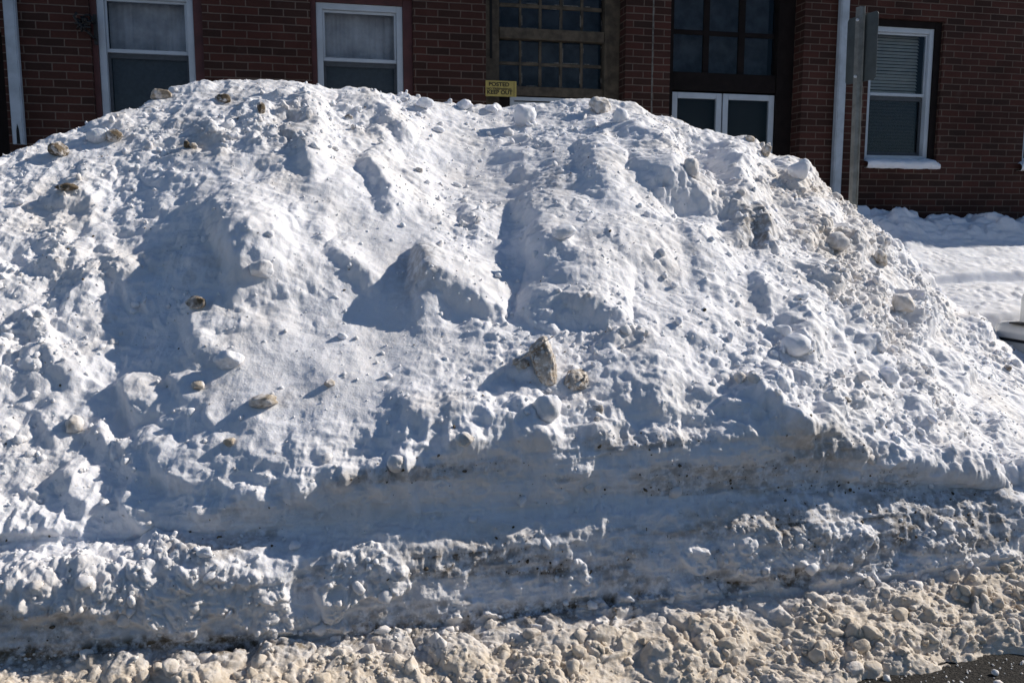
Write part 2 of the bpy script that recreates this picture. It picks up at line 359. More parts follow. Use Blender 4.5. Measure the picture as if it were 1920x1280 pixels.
# crust stuck to the lower face
CR = [(330,1100,130,70),(120,1110,130,50),(690,1075,60,44),(640,1110,40,34),(1080,1082,28,24),(1420,1040,62,48),(1560,1020,80,42),(1770,1028,62,46),(1860,1075,80,44),(1310,1060,30,26),
      (500,1130,60,50),(840,1160,16,30),(905,1175,20,26),(980,1180,18,24),(1110,1150,34,34),(1175,1145,18,32),(1240,1150,36,34),(1440,1130,60,44),(1580,1120,70,40),(1720,1100,70,44),(560,1180,90,40),(1300,1150,70,50)]
crust = np.zeros((NR, NC)); CRX = 34 * fbm(BASE, 9, 4, 301); CRY = 30 * fbm(BASE, 9, 4, 305)
for cx, cy, rx, ry in CR:
    r2 = ((WX + CRX - cx) / (rx * 1.25)) ** 2 + ((WY + CRY - cy) / (ry * 1.25)) ** 2
    crust = np.maximum(crust, sstep(0, 0.5, 1 - r2))
# --- clump amplitude over the heap
def area(cx, cy, rx, ry): return np.exp(-((PX - cx) / rx) ** 2 - ((PY - cy) / ry) ** 2)
clump = 0.45 + 0.9 * area(1620, 560, 260, 330) + 0.7 * area(120, 720, 260, 200) + 0.6 * area(450, 250, 260, 120) + .55 * area(120, 460, 220, 190) + .35 * area(400, 480, 160, 120) + 0.4 * area(1150, 250, 200, 80) + 0.4 * area(1000, 680, 250, 110)
clump -= 0.35 * area(700, 560, 110, 130) + 0.3 * area(850, 280, 120, 70) + 0.25 * area(330, 960, 200, 80)
clump -= .65 * area(560, 740, 190, 110) + .35 * area(735, 470, 60, 130) + .3 * area(1290, 560, 120, 120) + .4 * area(270, 560, 60, 120)
clump = np.clip(clump, 0.08, 1.5)
D += onslope * 0.045 * fbm(BASE, 2.2, 3, 31) + onslope * 0.022 * fbm(BASE, 6, 3, 35, ridged=True) * clump
D += np.exp(-((row - R_L) / 45.) ** 2) * (.075 * fbm(BASE, 3.5, 4, 511) + .02 * fbm(BASE, 14, 3, 515, ridged=True))
U, V = SA + 0.03 * fbm(BASE, 8, 3, 41), ARC + 0.03 * fbm(BASE, 8, 3, 42)
big = lumps(U, V, 0.26, 51, 0.45, flat=0.42); mid = lumps(U, V, 0.12, 61, 0.55, flat=0.5); sml = lumps(U, V, 0.055, 71, 0.55, flat=0.6); tiny = lumps(U, V, 0.026, 81, 0.6, flat=0.6)
patch = sstep(-0.15, 0.35, fbm(BASE, 2.6, 3, 91)); patch2 = sstep(-0.2, 0.3, fbm(BASE, 5.0, 3, 95))
D += onslope * clump * (0.65 * big * patch2 + 0.9 * mid * (0.1 + 0.9 * patch) + 0.85 * sml * (0.08 + 0.92 * patch) + 0.5 * tiny * (0.1 + 0.9 * patch * patch2))
lowc = np.where(row < R_S + 6, .10 + .90 * crust, 1.0); lowc = blur_rows(lowc, 4)
D += onface * (0.0035 * fbm(BASE * np.array([.35, .35, 3.]), 6, 4, 107, ridged=True) + 0.030 * fbm(BASE, 5, 4, 108) + .012 * fbm(BASE, 16, 3, 109, ridged=True) + 0.016 * fbm(BASE * np.array([.8, .8, 2.4]), 4, 4, 101) + lowc * (0.42 * sml * patch + 0.30 * mid * patch2 + 0.10 * big + 0.45 * tiny * patch2))
D += crust * onface * (0.022 + 0.55 * sml + 0.8 * tiny + 0.10 * mid + .012 * fbm(BASE, 22, 3, 311))
mid2 = lumps(U, V, 0.15, 461, 0.6, flat=0.6); sm2 = lumps(U, V, 0.07, 471, 0.7, flat=0.75); ti2 = lumps(U, V, 0.022, 481, 0.7, flat=0.75)
D += rubble * (0.55 * mid2 + 0.75 * sm2 * (.3 + .7 * patch) + 0.7 * ti2 * (.3 + .7 * patch2) + 0.035 * fbm(BASE, 5, 4, 111) + .006 * fbm(BASE, 24, 3, 115, ridged=True)) * sstep(0, 40, row)
D += 0.007 * fbm(BASE, 22, 3, 121, ridged=True) * (0.3 + clump * patch2) + fbm(BASE, 55, 3, 131, .65) * (.0016 + .0036 * sstep(-.1, .4, fbm(BASE, 3.3, 3, 135)) * np.clip(clump * 1.4, .1, 1)) * (.6 + .4 * (1 - onface))
D += onslope * .022 * fbm(BASE, 9, 3, 125) * (.4 + .6 * clump)
D = D * (1 - 0.15 * onslope) * (1 - 0.5 * back)
SURF = BASE + NRM * D[..., None]
# --- stains
t_flank = area(1540, 400, 150, 170) * 0.42 + area(1700, 650, 200, 200) * 0.16 + area(1450, 300, 70, 60) * 0.25
t_face = onface * (0.10 + 0.28 * sstep(0.1, 0.5, fbm(BASE * np.array([0.5, 0.5, 3]), 3, 4, 141)))
rubline = np.interp(PXC, [-260, 0, 350, 700, 1000, 1300, 1500, 1700, 1900, 2180], [1275, 1258, 1250, 1238, 1205, 1165, 1148, 1115, 1052, 1040])[None, :]
inrub = sstep(-50, 24, WY - rubline + 14 * fbm(BASE, 12, 3, 411))
t_rub = np.maximum(0.9 * inrub * rubble, 0.5 * rubble) + crust * onface * 0.4 * sstep(1000, 1150, PY)
t_misc = 0.10 + 0.22 * sstep(0.0, 0.5, fbm(BASE, 3.5, 4, 151)) * (.5 + .5 * clump)
TAN = np.clip(np.maximum.reduce([t_flank * (0.4 + 0.9 * patch), t_face, t_rub, t_misc]), 0, 1)
DIRT = onface * (0.50 * sstep(0.05, 0.40, fbm(BASE * np.array([0.45, 0.45, 3.2]), 4.5, 4, 521)) + 0 + 0.10 * np.exp(-((row - R_S) / 14.) ** 2))
DIRT += onface * (row < R_S - 12) * (1 - .9 * crust) * (.14 + .42 * sstep(0, .4, fbm(BASE * np.array([.6, .6, 2]), 7, 4, 165)))
DIRT += 0.5 * onslope * sstep(0.42, 0.6, fbm(BASE, 9, 4, 171)) * (0.35 + area(350, 240, 260, 90) + 0.8 * area(1500, 400, 150, 120))
for cx, cy, r, a in ((780,515,45,.5),(1400,430,40,.8),(1425,455,28,.8),(1570,470,30,.5),(1040,360,40,.35),(1540,850,60,.5),(1300,340,40,.25),(430,190,40,.4),(545,255,45,.5),(350,260,40,.4),(690,200,26,.5)):
    DIRT = np.maximum(DIRT, a * np.exp(-((WX - cx) ** 2 + (WY - cy) ** 2) / r ** 2))
DIRT += rubble * .06 + sstep(-150, -5, row - R_F) * (1 - sstep(0, 24, row - R_F)) * (1 - inrub) * (1 - .75 * crust) * (.7 + .5 * patch)
tag(np_mesh('snow_pile', SURF.reshape(-1, 3), grid_faces(NR, NC), M_snow, attrs={'tan': TAN, 'dirt': np.clip(DIRT, 0, 1)}),
    'huge ploughed heap of white and grey snow with a cut front face beside the road', 'snow pile')
FPX, FPY, FD = project(SURF)
FN = normals(SURF)
def on_pile(px, py):
    m = np.where((np.abs(FPX - px) < 3) & (np.abs(FPY - py) < 3)); 
    if len(m[0]) == 0: return None
    i = np.argmin(FD[m]); r, c = m[0][i], m[1][i]
    return SURF[r, c], NRM[r, c], FD[r, c]

# ------------------------------------------------------------------ chunks lying on the heap
def ico(sub):
    bm = bmesh.new(); bmesh.ops.create_icosphere(bm, subdivisions=sub, radius=1); bm.verts.ensure_lookup_table()
    v = np.array([x.co[:] for x in bm.verts]); f = np.array([[x.index for x in p.verts] for p in bm.faces]); bm.free(); return v, f
ICO = {i: ico(i) for i in (1, 2, 3, 4, 5)}
def chunk_shape(sub, seed, rough=0.25, cuts=5, fine=0.06):
    v, f = ICO[sub]; r = np.random.default_rng(seed); V = v.copy()
    for _ in range(cuts):                                      # broken facets
        n = r.normal(size=3); n /= np.linalg.norm(n); d = r.uniform(0.55, 0.85)
        t = np.clip(V @ n - d, 0, None); V = V - 0.85 * t[:, None] * n
    off = r.uniform(-50, 50, 3)
    V = V * (1 + rough * fbm(v + off, 1.3, 3, seed)[:, None] + fine * fbm(v + off, 5, 3, seed + 5)[:, None])
    return V, f
def rand_rot(r):
    q = r.normal(size=4); q /= np.linalg.norm(q); w_, x, y, z = q
    return np.array([[1-2*(y*y+z*z),2*(x*y-z*w_),2*(x*z+y*w_)],[2*(x*y+z*w_),1-2*(x*x+z*z),2*(y*z-x*w_)],[2*(x*z-y*w_),2*(y*z+x*w_),1-2*(x*x+y*y)]])
def scatter(name, idx, sizes, mat, tan, dirt, seed, kinds=14, sub=2, label=None, rough=.3, cuts=4, smooth=True, emb=(-.1, .5), P=None, N=None):
    r = np.random.default_rng(seed); base = [chunk_shape(sub, seed * 31 + i, rough, cuts, 0.12) for i in range(kinds)]
    P = SURF.reshape(-1, 3)[idx] if P is None else P; N = NRM.reshape(-1, 3)[idx] if N is None else N; VV, FF = [], []; n0 = 0; T, Dd = [], []
    for i in range(len(idx)):
        v, f = base[r.integers(kinds)]; sc = sizes[i] * r.uniform(0.55, 1.35, 3)
        v = (v * sc) @ rand_rot(r).T + P[i] + N[i] * sizes[i] * r.uniform(*emb)
        VV.append(v); FF.append(f + n0); n0 += len(v); T.append(np.full(len(v), tan[i])); Dd.append(np.full(len(v), dirt[i]))
    return np_mesh(name, np.concatenate(VV), np.concatenate(FF), mat, attrs={'tan': np.concatenate(T), 'dirt': np.concatenate(Dd)}, smooth=smooth)
inview = ((FPX > -60) & (FPX < 1990) & (FPY < 1340)).ravel().astype(float)
cellA = (np.linalg.norm(np.gradient(BASE, axis=0), axis=-1) * np.linalg.norm(np.gradient(BASE, axis=1), axis=-1)).ravel()
def pick(weight, n, seed):
    wgt = np.clip(weight.ravel(), 0, None) * inview * cellA; r = np.random.default_rng(seed)
    return r.choice(len(wgt), n, p=wgt / wgt.sum())
r = np.random.default_rng(3)
n1 = 1500; clus = sstep(-.25, .25, fbm(BASE, 6, 3, 401))
i1 = pick(rubble * sstep(8, 60, row) * (.1 + clus) * (.25 + inrub), n1, 1); s1 = np.minimum(0.0050 * (1 - r.random(n1)) ** -0.55, .032)
tag(scatter('slush_rubble', i1, s1, M_snow, np.clip(TAN.ravel()[i1] + .1 + 0.12 * r.normal(size=n1), .2, 1), 0.25 * (r.random(n1) < 0.12), 5, kinds=40, sub=3, rough=.42, cuts=5, emb=(-.45, .25)), kind='stuff')
n4 = 900; q4 = 2.56 - .30 * r.random(n4) ** 1.6; P4 = from_sq(-1.5 + 5.5 * r.random(n4), q4, np.full(n4, .001)); s4 = np.minimum(.0022 * (1 - r.random(n4)) ** -.5, .014)
tag(scatter('ice_glints', np.arange(n4), s4, M_snow, .3 + .5 * r.random(n4), 0 * s4, 15, kinds=15, rough=.4, P=P4, N=np.tile([0, 0, 1.], (n4, 1))), kind='stuff')  # pale ice crumbs added as white glints on the dark asphalt
wcr = onface * .18 + onslope * (0.12 + clump ** 2 * patch * 0.6) * (1 - back) + crust * onface * .8 + 0.5 * np.exp(-((row - R_F) / 14.) ** 2)
n2 = 7500; i2 = pick(wcr, n2, 2); s2 = np.minimum(0.0033 * (1 - r.random(n2)) ** -0.46, .024)
tag(scatter('snow_crumbs', i2, s2, M_snow, np.clip(TAN.ravel()[i2] * 0.9 + 0.25 * (r.random(n2) < 0.15), 0, 1), 0.9 * (r.random(n2) < 0.03), 6, kinds=30, rough=.45, cuts=7), kind='stuff')

n3 = 1100; band = sstep(.05, .35, fbm(BASE * np.array([.45, .45, 3.2]), 4.5, 4, 521)); i3 = pick((onface * (1 - .7 * crust) + .10 * onslope * clump) * (.04 + band), n3, 8); s3 = np.minimum(0.0017 * (1 - r.random(n3)) ** -0.42, .008)
tag(scatter('road_grit', i3, s3, M_grit, 0 * s3, 0 * s3, 9, kinds=12, rough=.4, cuts=5), kind='stuff')

n5 = 800; i5 = pick(onslope * clump ** 2 * (.15 + patch * patch2) * (1 - back) + crust * onface * .25, n5, 12); s5 = np.minimum(0.0085 * (1 - r.random(n5)) ** -0.42, .034)
tag(scatter('snow_clods', i5, s5, M_snow, np.clip(TAN.ravel()[i5] + .2 * (r.random(n5) < .2), 0, 1), .35 * (r.random(n5) < .06), 19, kinds=40, sub=3, rough=.45, cuts=7, emb=(-.35, .35)), kind='stuff')

def chunk(name, px, py, wpx, hpx, mat_t, label, cat='snow chunk', seed=0, tan=0.1, dirt=0.0, cuts=5, rough=0.25, sink=0.25, dpx=None, group=None):
    hit = on_pile(px, py + hpx * 0.35)
    if hit is None: print('NO HIT', label); return
    p, n, d = hit; sx, sz = wpx * d / F / 2, hpx * d / F / 2; sy = (dpx if dpx else (wpx + hpx) / 2) * d / F / 2
    v, f = chunk_shape(5 if wpx > 60 else 4, seed + 100, rough, cuts)
    a = np.random.default_rng(seed).uniform(0, 6.28); ca, sa = math.cos(a), math.sin(a)
    v = v @ np.array([[ca, -sa, 0], [sa, ca, 0], [0, 0, 1]]).T
    v = v / np.abs(v).max(0) * np.array([sx, sy, sz])
    P0 = p + np.array([0, 0, sz * (1 - 2 * sink)])
    nz = fbm(v * 1.0 + seed, 30, 3, seed)
    o = np_mesh(name, v, f, mat_t, attrs={'tan': np.clip(tan + tan * nz, 0, 1), 'dirt': np.clip(dirt * 1.9 * (1 + .8 * nz), 0, 2.5)})
    o.location = P0; tag(o, label, cat, group)
    return o
G1, G2 = 'white snow chunks on the heap', 'dirty ice lumps on the heap'
C = 'snow_chunk'; I = 'dirty_ice_lump'
chunk(C, 983, 215, 44, 46, M_snow, 'round white snowball standing below the yellow sign with a long shadow', seed=1, tan=0, cuts=2, rough=.2, sink=.12, group=G1)
chunk(C, 1160, 212, 34, 32, M_snow, 'small white snowball just right of the grey chunk on the crest', seed=2, tan=0, cuts=2, rough=.2, group=G1)
chunk(I, 1128, 193, 46, 36, M_snow, 'grey dirty snow chunk on the crest below the old timber window', seed=3, tan=.45, dirt=.15, group=G2)
def ice_mat():
    m, nt, b = new_mat('brown_ice'); b.inputs['Roughness'].default_value = .6
    n1 = noise_node(nt, 16, 5, .65); n2 = noise_node(nt, 60, 4, .6)
    c = mixcol(nt, ramp(nt, n1, .36, .62), (.50, .44, .38), (.25, .19, .135)); c = mixcol(nt, ramp(nt, n2, .46, .66), c, (.70, .68, .66))
    nt.links.new(c, b.inputs['Base Color']); bump(nt, b, n2, .6, .01); return m
M_ice = ice_mat()
def slab(name, poly, base, thick, label, seed, group):
    p, n, d = on_pile(*base); sc = d / F; r_ = np.random.default_rng(seed)
    a = np.array([((x - base[0]) * sc, -(y - base[1]) * sc) for x, y in poly]); c0 = a.mean(0)
    pts = []
    for f_, y_ in ((.82, -thick * .55), (1.0, -thick * .15), (.93, thick * .4), (.6, thick * .75)):
        for x, z_ in (a - c0) * f_ + c0: pts.append((x + r_.normal() * .006, y_ + .25 * z_ + r_.normal() * .010, z_))
    bm = bmesh.new(); vs = [bm.verts.new(q) for q in pts]; hull = bmesh.ops.convex_hull(bm, input=vs)
    bmesh.ops.delete(bm, geom=[v for v in bm.verts if not v.link_faces], context='VERTS')
    bmesh.ops.bevel(bm, geom=bm.edges[:], offset=.006, segments=2, affect='EDGES')
    bmesh.ops.triangulate(bm, faces=bm.faces[:])
    for _ in range(3): bmesh.ops.subdivide_edges(bm, edges=[e for e in bm.edges if e.calc_length() > .012], cuts=1, use_grid_fill=False); bmesh.ops.triangulate(bm, faces=bm.faces[:])
    v = np.array([x.co[:] for x in bm.verts]); nr = np.array([x.normal[:] for x in bm.verts]); dn = .012 * fbm(v + seed, 14, 3, seed) + .006 * fbm(v + seed, 45, 3, seed + 1)
    for x, q in zip(bm.verts, v + nr * dn[:, None]): x.co = q
    o = done(name, bm, M_ice, smooth=True); o.location = p - np.array([0, -.015, .022]); return tag(o, label, 'ice lump', group)
slab(I, [(1019, 618), (1031, 640), (1042, 682), (1040, 712), (1022, 712), (1000, 690), (990, 655), (992, 640), (1006, 632)], (1024, 700), .12,
     'large brown pointed slab of dirty ice in the middle of the slope', 4, G2)
slab(I, [(961, 668), (970, 661), (986, 665), (996, 678), (982, 686), (968, 680)], (982, 686), .05, 'flat brown flake of ice leaning out left of the large pointed slab', 5, G2)
slab(I, [(1060, 696), (1072, 684), (1092, 682), (1104, 692), (1106, 712), (1080, 718), (1062, 712)], (1084, 708), .09, 'rounded brown lump of ice just right of the large pointed slab', 6, G2)
chunk(C, 1028, 755, 56, 62, M_snow, 'pale rounded snow chunk directly below the large pointed slab', seed=7, tan=.12, group=G1)
chunk(C, 1055, 430, 52, 32, M_snow, 'flat white snow chunk with a dark hollow beneath it, upper middle of the slope', seed=8, tan=.05, group=G1)
chunk(I, 112, 277, 44, 34, M_snow, 'large olive brown ice lump near the left skyline below the white downspout', 'ice lump', seed=9, tan=.6, dirt=.75, group=G2)
chunk(I, 300, 172, 40, 24, M_snow, 'tan ice lump sitting on the skyline in front of the leftmost window', 'ice lump', seed=10, tan=.8, dirt=.3, group=G2)
chunk(I, 421, 181, 30, 18, M_snow, 'dark brown flat lump just under the highest left crest', 'ice lump', seed=11, tan=.5, dirt=1, group=G2)
chunk(I, 492, 200, 18, 24, M_snow, 'speckled brown upright lump right of the dark flat lump on the crest', 'ice lump', seed=12, tan=.6, dirt=.8, group=G2)
chunk(I, 349, 267, 16, 18, M_snow, 'small dark brown lump touching a tan one below the left crest', 'ice lump', seed=13, tan=.5, dirt=1, group=G2)
chunk(I, 363, 270, 18, 14, M_snow, 'small tan lump touching a dark brown one below the left crest', 'ice lump', seed=14, tan=.9, dirt=.3, group=G2)
chunk(I, 214, 250, 34, 26, M_snow, 'grey green ice lump beside a clean white chunk under the left skyline', 'ice lump', seed=15, tan=.5, dirt=.6, group=G2)
chunk(C, 186, 246, 44, 40, M_snow, 'clean white chunk beside the grey green lump under the left skyline', seed=16, tan=0, group=G1)
chunk(I, 126, 347, 46, 18, M_snow, 'long low brown lump on the left slope well below the skyline', 'ice lump', seed=17, tan=.6, dirt=.85, group=G2)
chunk(I, 368, 563, 38, 26, M_snow, 'yellow brown capped lump beside the big shadow on the left slope', 'ice lump', seed=18, tan=.8, dirt=.55, group=G2)
chunk(I, 490, 746, 56, 34, M_snow, 'tan snow slab with a dark shadow at its left on the smooth lower slope', 'ice lump', seed=19, tan=.7, dirt=.25, rough=.4, group=G2)
chunk(I, 374, 718, 28, 20, M_snow, 'small pinkish lump up left of the tan slab on the lower slope', 'ice lump', seed=20, tan=.7, dirt=.1, group=G2)
chunk(I, 620, 713, 22, 16, M_snow, 'small yellowish lump right of the tan slab on the lower slope', 'ice lump', seed=21, tan=.9, dirt=.2, group=G2)
chunk(C, 493, 500, 44, 40, M_snow, 'grey shaded chunk stuck in the bright bump of the upper left slope', seed=22, tan=.25, group=G1)
chunk(C, 430, 668, 60, 44, M_snow, 'jagged hollow white chunk at the foot of the upper left bulge', seed=23, tan=.08, rough=.5, group=G1)
chunk(C, 1492, 640, 58, 46, M_snow, 'smooth rounded snowball half sunk in the right slope', seed=24, tan=0, cuts=1, rough=.12, group=G1)
chunk(C, 1668, 700, 40, 38, M_snow, 'angular blue shaded chunk on the lower right slope', seed=25, tan=0, group=G1)
chunk(I, 1690, 562, 44, 40, M_snow, 'pinkish rounded lump casting a shadow on the upper right slope', 'ice lump', seed=26, tan=.55, dirt=.05, group=G2)
chunk(I, 1570, 448, 56, 42, M_snow, 'big snow lump with a brown patch on the right slope below the sign post', 'snow chunk', seed=27, tan=.35, dirt=.12, group=G2)
chunk(I, 1652, 478, 26, 34, M_snow, 'olive stained lump near the right skyline of the heap', 'ice lump', seed=28, tan=.7, dirt=.4, group=G2)
chunk(I, 1438, 281, 20, 24, M_snow, 'upright rusty brown lump on the right crest in front of the white doors', 'ice lump', seed=29, tan=1, dirt=.3, sink=.1, group=G2)
chunk(I, 1407, 257, 22, 14, M_snow, 'two-tone tan lump on the right skyline in front of the white doors', 'ice lump', seed=30, tan=.95, dirt=.15, group=G2)
chunk(C, 1500, 310, 44, 46, M_snow, 'blocky white chunk jutting from the right skyline beside the brick pillar', seed=31, tan=.05, group=G1)
chunk(C, 800, 190, 36, 24, M_snow, 'white chunk on the crest right of the middle window', seed=32, tan=0, group=G1)
chunk(C, 870, 193, 36, 22, M_snow, 'white chunk on the crest left of the yellow sign', seed=33, tan=0, group=G1)
chunk(C, 922, 200, 28, 16, M_snow, 'small white chunk on the crest right under the yellow sign', seed=34, tan=0, group=G1)
chunk(C, 823, 240, 26, 12, M_snow, 'tiny low white lump alone on the smooth dip below the crest', seed=35, tan=0, group=G1)
chunk(I, 868, 818, 36, 30, M_snow, 'tan streaked chunk on the lip above the cut front face', 'ice lump', seed=36, tan=.5, dirt=.15, group=G2)
chunk(C, 741, 862, 40, 36, M_snow, 'crumbly cream chunk at the corner where the cut face begins', seed=37, tan=.4, group=G1)
chunk(I, 1388, 703, 26, 26, M_snow, 'left one of two grey balls above a blue hollow on the right', 'ice lump', seed=38, tan=.6, group=G2)
chunk(I, 1412, 702, 28, 28, M_snow, 'right one of two grey balls above a blue hollow on the right', 'ice lump', seed=39, tan=.6, group=G2)
chunk(I, 428, 823, 24, 20, M_snow, 'orange brown lump on the smooth shaded slope left of the cut face', 'ice lump', seed=40, tan=1, dirt=.2, group=G2)
chunk(I, 140, 790, 36, 40, M_snow, 'cream lump with a dark hole on the lower left slope', 'ice lump', seed=41, tan=.5, dirt=.1, group=G2)
chunk(C, 1297, 310, 30, 40, M_snow, 'cream upright chunk on the shaded ledge under the right crest', seed=42, tan=.4, group=G1)

# ================================================================== DRIFT BEHIND
NS_, NQ_ = 1100, 420
S = np.linspace(-7, 12, NS_)[None, :] * np.ones((NQ_, 1)); Qg = np.linspace(4.6, 8.24, NQ_)[:, None] * np.ones((1, NS_))
z = np.interp(Qg, [4.6, 5.4, 6.0, 6.6, 6.84, 6.885, 6.92, 7.0, 7.6, 7.9, 8.1, 8.24], [.25, .60, .84, 1.04, 1.10, 1.085, 1.185, 1.205, 1.50, 1.72, 1.78, 1.66])
z = blur_rows(z, 1)
P3 = np.stack([S, Qg, z], -1)
z = z + 0.05 * fbm(P3, 1.2, 3, 201) + 0.022 * fbm(P3 * np.array([.6, 2, 1]), 5, 3, 205)
bankm = np.exp(-((Qg - 8.0) / 0.3) ** 2)
z += bankm * (0.17 * fbm(P3, 1.7, 3, 211) + 1.15 * lumps(S, Qg, 0.26, 221, .55, flat=.6) + .6 * lumps(S, Qg, 0.1, 222, .5, flat=.6) + .03 * fbm(P3, 7, 3, 223))
z += 0.6 * lumps(S, Qg, 0.07, 231, .4, flat=.6) * sstep(-.1, .3, fbm(P3, 2, 3, 235)) + 0.008 * fbm(P3, 20, 3, 241)
z -= .16 * sstep(6.5, 7.9, S) * sstep(7.0, 8.0, Qg)
# the cleared parking place of the car
CAR_S0 = 5.22
edge = CAR_S0 - 0.14 + 0.07 * fbm(P3, 3, 3, 251)
hole = sstep(0, .28, S - edge) * sstep(0, .25, 6.15 + .06 * fbm(P3, 3, 3, 252) - Qg)
z = z * (1 - hole) + hole * (0.30 + 0.02 * fbm(P3, 6, 3, 253))
z -= 0.6 * sstep(1.5, -1, S) 
tag(np_mesh('snow_bank', from_sq(S, Qg, z).reshape(-1, 3), grid_faces(NQ_, NS_), M_white),
    'smooth white snow drift banked against the brick wall at the right', 'snow bank')

# ================================================================== BUILDING
bld = empty('brick_building', from_sq(np.array(0.), np.array(Q0), np.array(0.)), PSI)
tag(bld, 'dark red brick building with white windows and old timber entrances behind the heap', 'building')
def wpx(px, py, dy=0): return Wl(px, py, dy)
ZT, ZB = 4.32, 0.0  # unseen wall top set low to keep its shadow on the bank narrow
def rect(xl, xr, yt, yb, dy=0.0):
    ym = (yt + yb) / 2; xm = (xl + xr) / 2
    return wpx(xl, ym, dy)[0], wpx(xr, ym, dy)[0], wpx(xm, yb, dy)[1], wpx(xm, yt, dy)[1]
def wall_holes(s0, s1, z0, z1, holes, y0, depth):
    xs = sorted({s0, s1, *[v for h in holes for v in h[:2]]}); zs = sorted({z0, z1, *[v for h in holes for v in h[2:]]})
    bm = bmesh.new()
    inh = lambda x, z: any(h[0] < x < h[1] and h[2] < z < h[3] for h in holes)
    for a, b in zip(xs[:-1], xs[1:]):
        for c, d in zip(zs[:-1], zs[1:]):
            if inh((a + b) / 2, (c + d) / 2): continue
            for y in (y0, y0 + depth):
                bm.faces.new([bm.verts.new(p) for p in ((a, y, c), (b, y, c), (b, y, d), (a, y, d))])
    for h in holes + [(s0, s1, z0, z1)]:
        a, b, c, d = h; y, e = y0, y0 + depth
        for p in (((a,y,c),(a,e,c),(a,e,d),(a,y,d)),((b,y,c),(b,e,c),(b,e,d),(b,y,d)),((a,y,c),(b,y,c),(b,e,c),(a,e,c)),((a,y,d),(b,y,d),(b,e,d),(a,e,d))):
            bm.faces.new([bm.verts.new(q) for q in p])
    bmesh.ops.remove_doubles(bm, verts=bm.verts[:], dist=1e-5)
    return bm
# openings (along, along, low, high)
W1 = list(rect(183, 364, -14, 215)); W2 = list(rect(595, 757, 3, 228)); W4 = list(rect(1630, 1752, 49, 300)); W5 = list(rect(1928, 2068, 60, 300))
W1[3] = W2[3] = (W1[3] + W2[3]) / 2; W1[2] = W2[2] = W2[3] - 1.22
W5[2], W5[3] = W4[2], W4[3]
E1 = (wpx(911, 90)[0], wpx(1173, 90)[0], ZB + .3, 4.2)          # entrance bay with the timber transom
E2 = (wpx(1257, 90)[0], wpx(1507, 90)[0], ZB + .3, 4.2)         # entrance bay with the dark transom
E0 = (wpx(-150, 150)[0], wpx(9, 150)[0], ZB + .3, wpx(0, 52)[1])
cas = 0.10
def grow(w, l, r, b, t): return (w[0] - l, w[1] + r, w[2] - b, w[3] + t)
holes = [grow(W1, .05, .08, .02, .06), grow(W2, .05, .09, .02, .06), grow(W4, .02, .075, .02, .07), grow(W5, .02, .075, .02, .07), E1, E2, E0]
wb = wall_holes(-14, 16, -0.3, ZT, holes, 0.0, 0.30)
done('wall', wb, M_brick, bld)
boxes('roof', [(-14.15, 16.15, -0.15, 9, ZT + .002, ZT + .16)], M_darkwood, bld, .01)
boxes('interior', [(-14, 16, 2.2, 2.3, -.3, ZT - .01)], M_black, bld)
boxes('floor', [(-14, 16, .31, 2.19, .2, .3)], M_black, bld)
boxes('side_wall', [(-14, -13.7, .301, 9, -.3, ZT), (15.7, 16, .301, 9, -.3, ZT), (-13.69, 15.69, 8.7, 9, -.3, ZT)], M_brick, bld)
boxes('soldier_course', [(W4[0] - .06, W4[1] + .12, -.012, .002, W4[2] - .21, W4[2] - .03)], M_brick, bld)

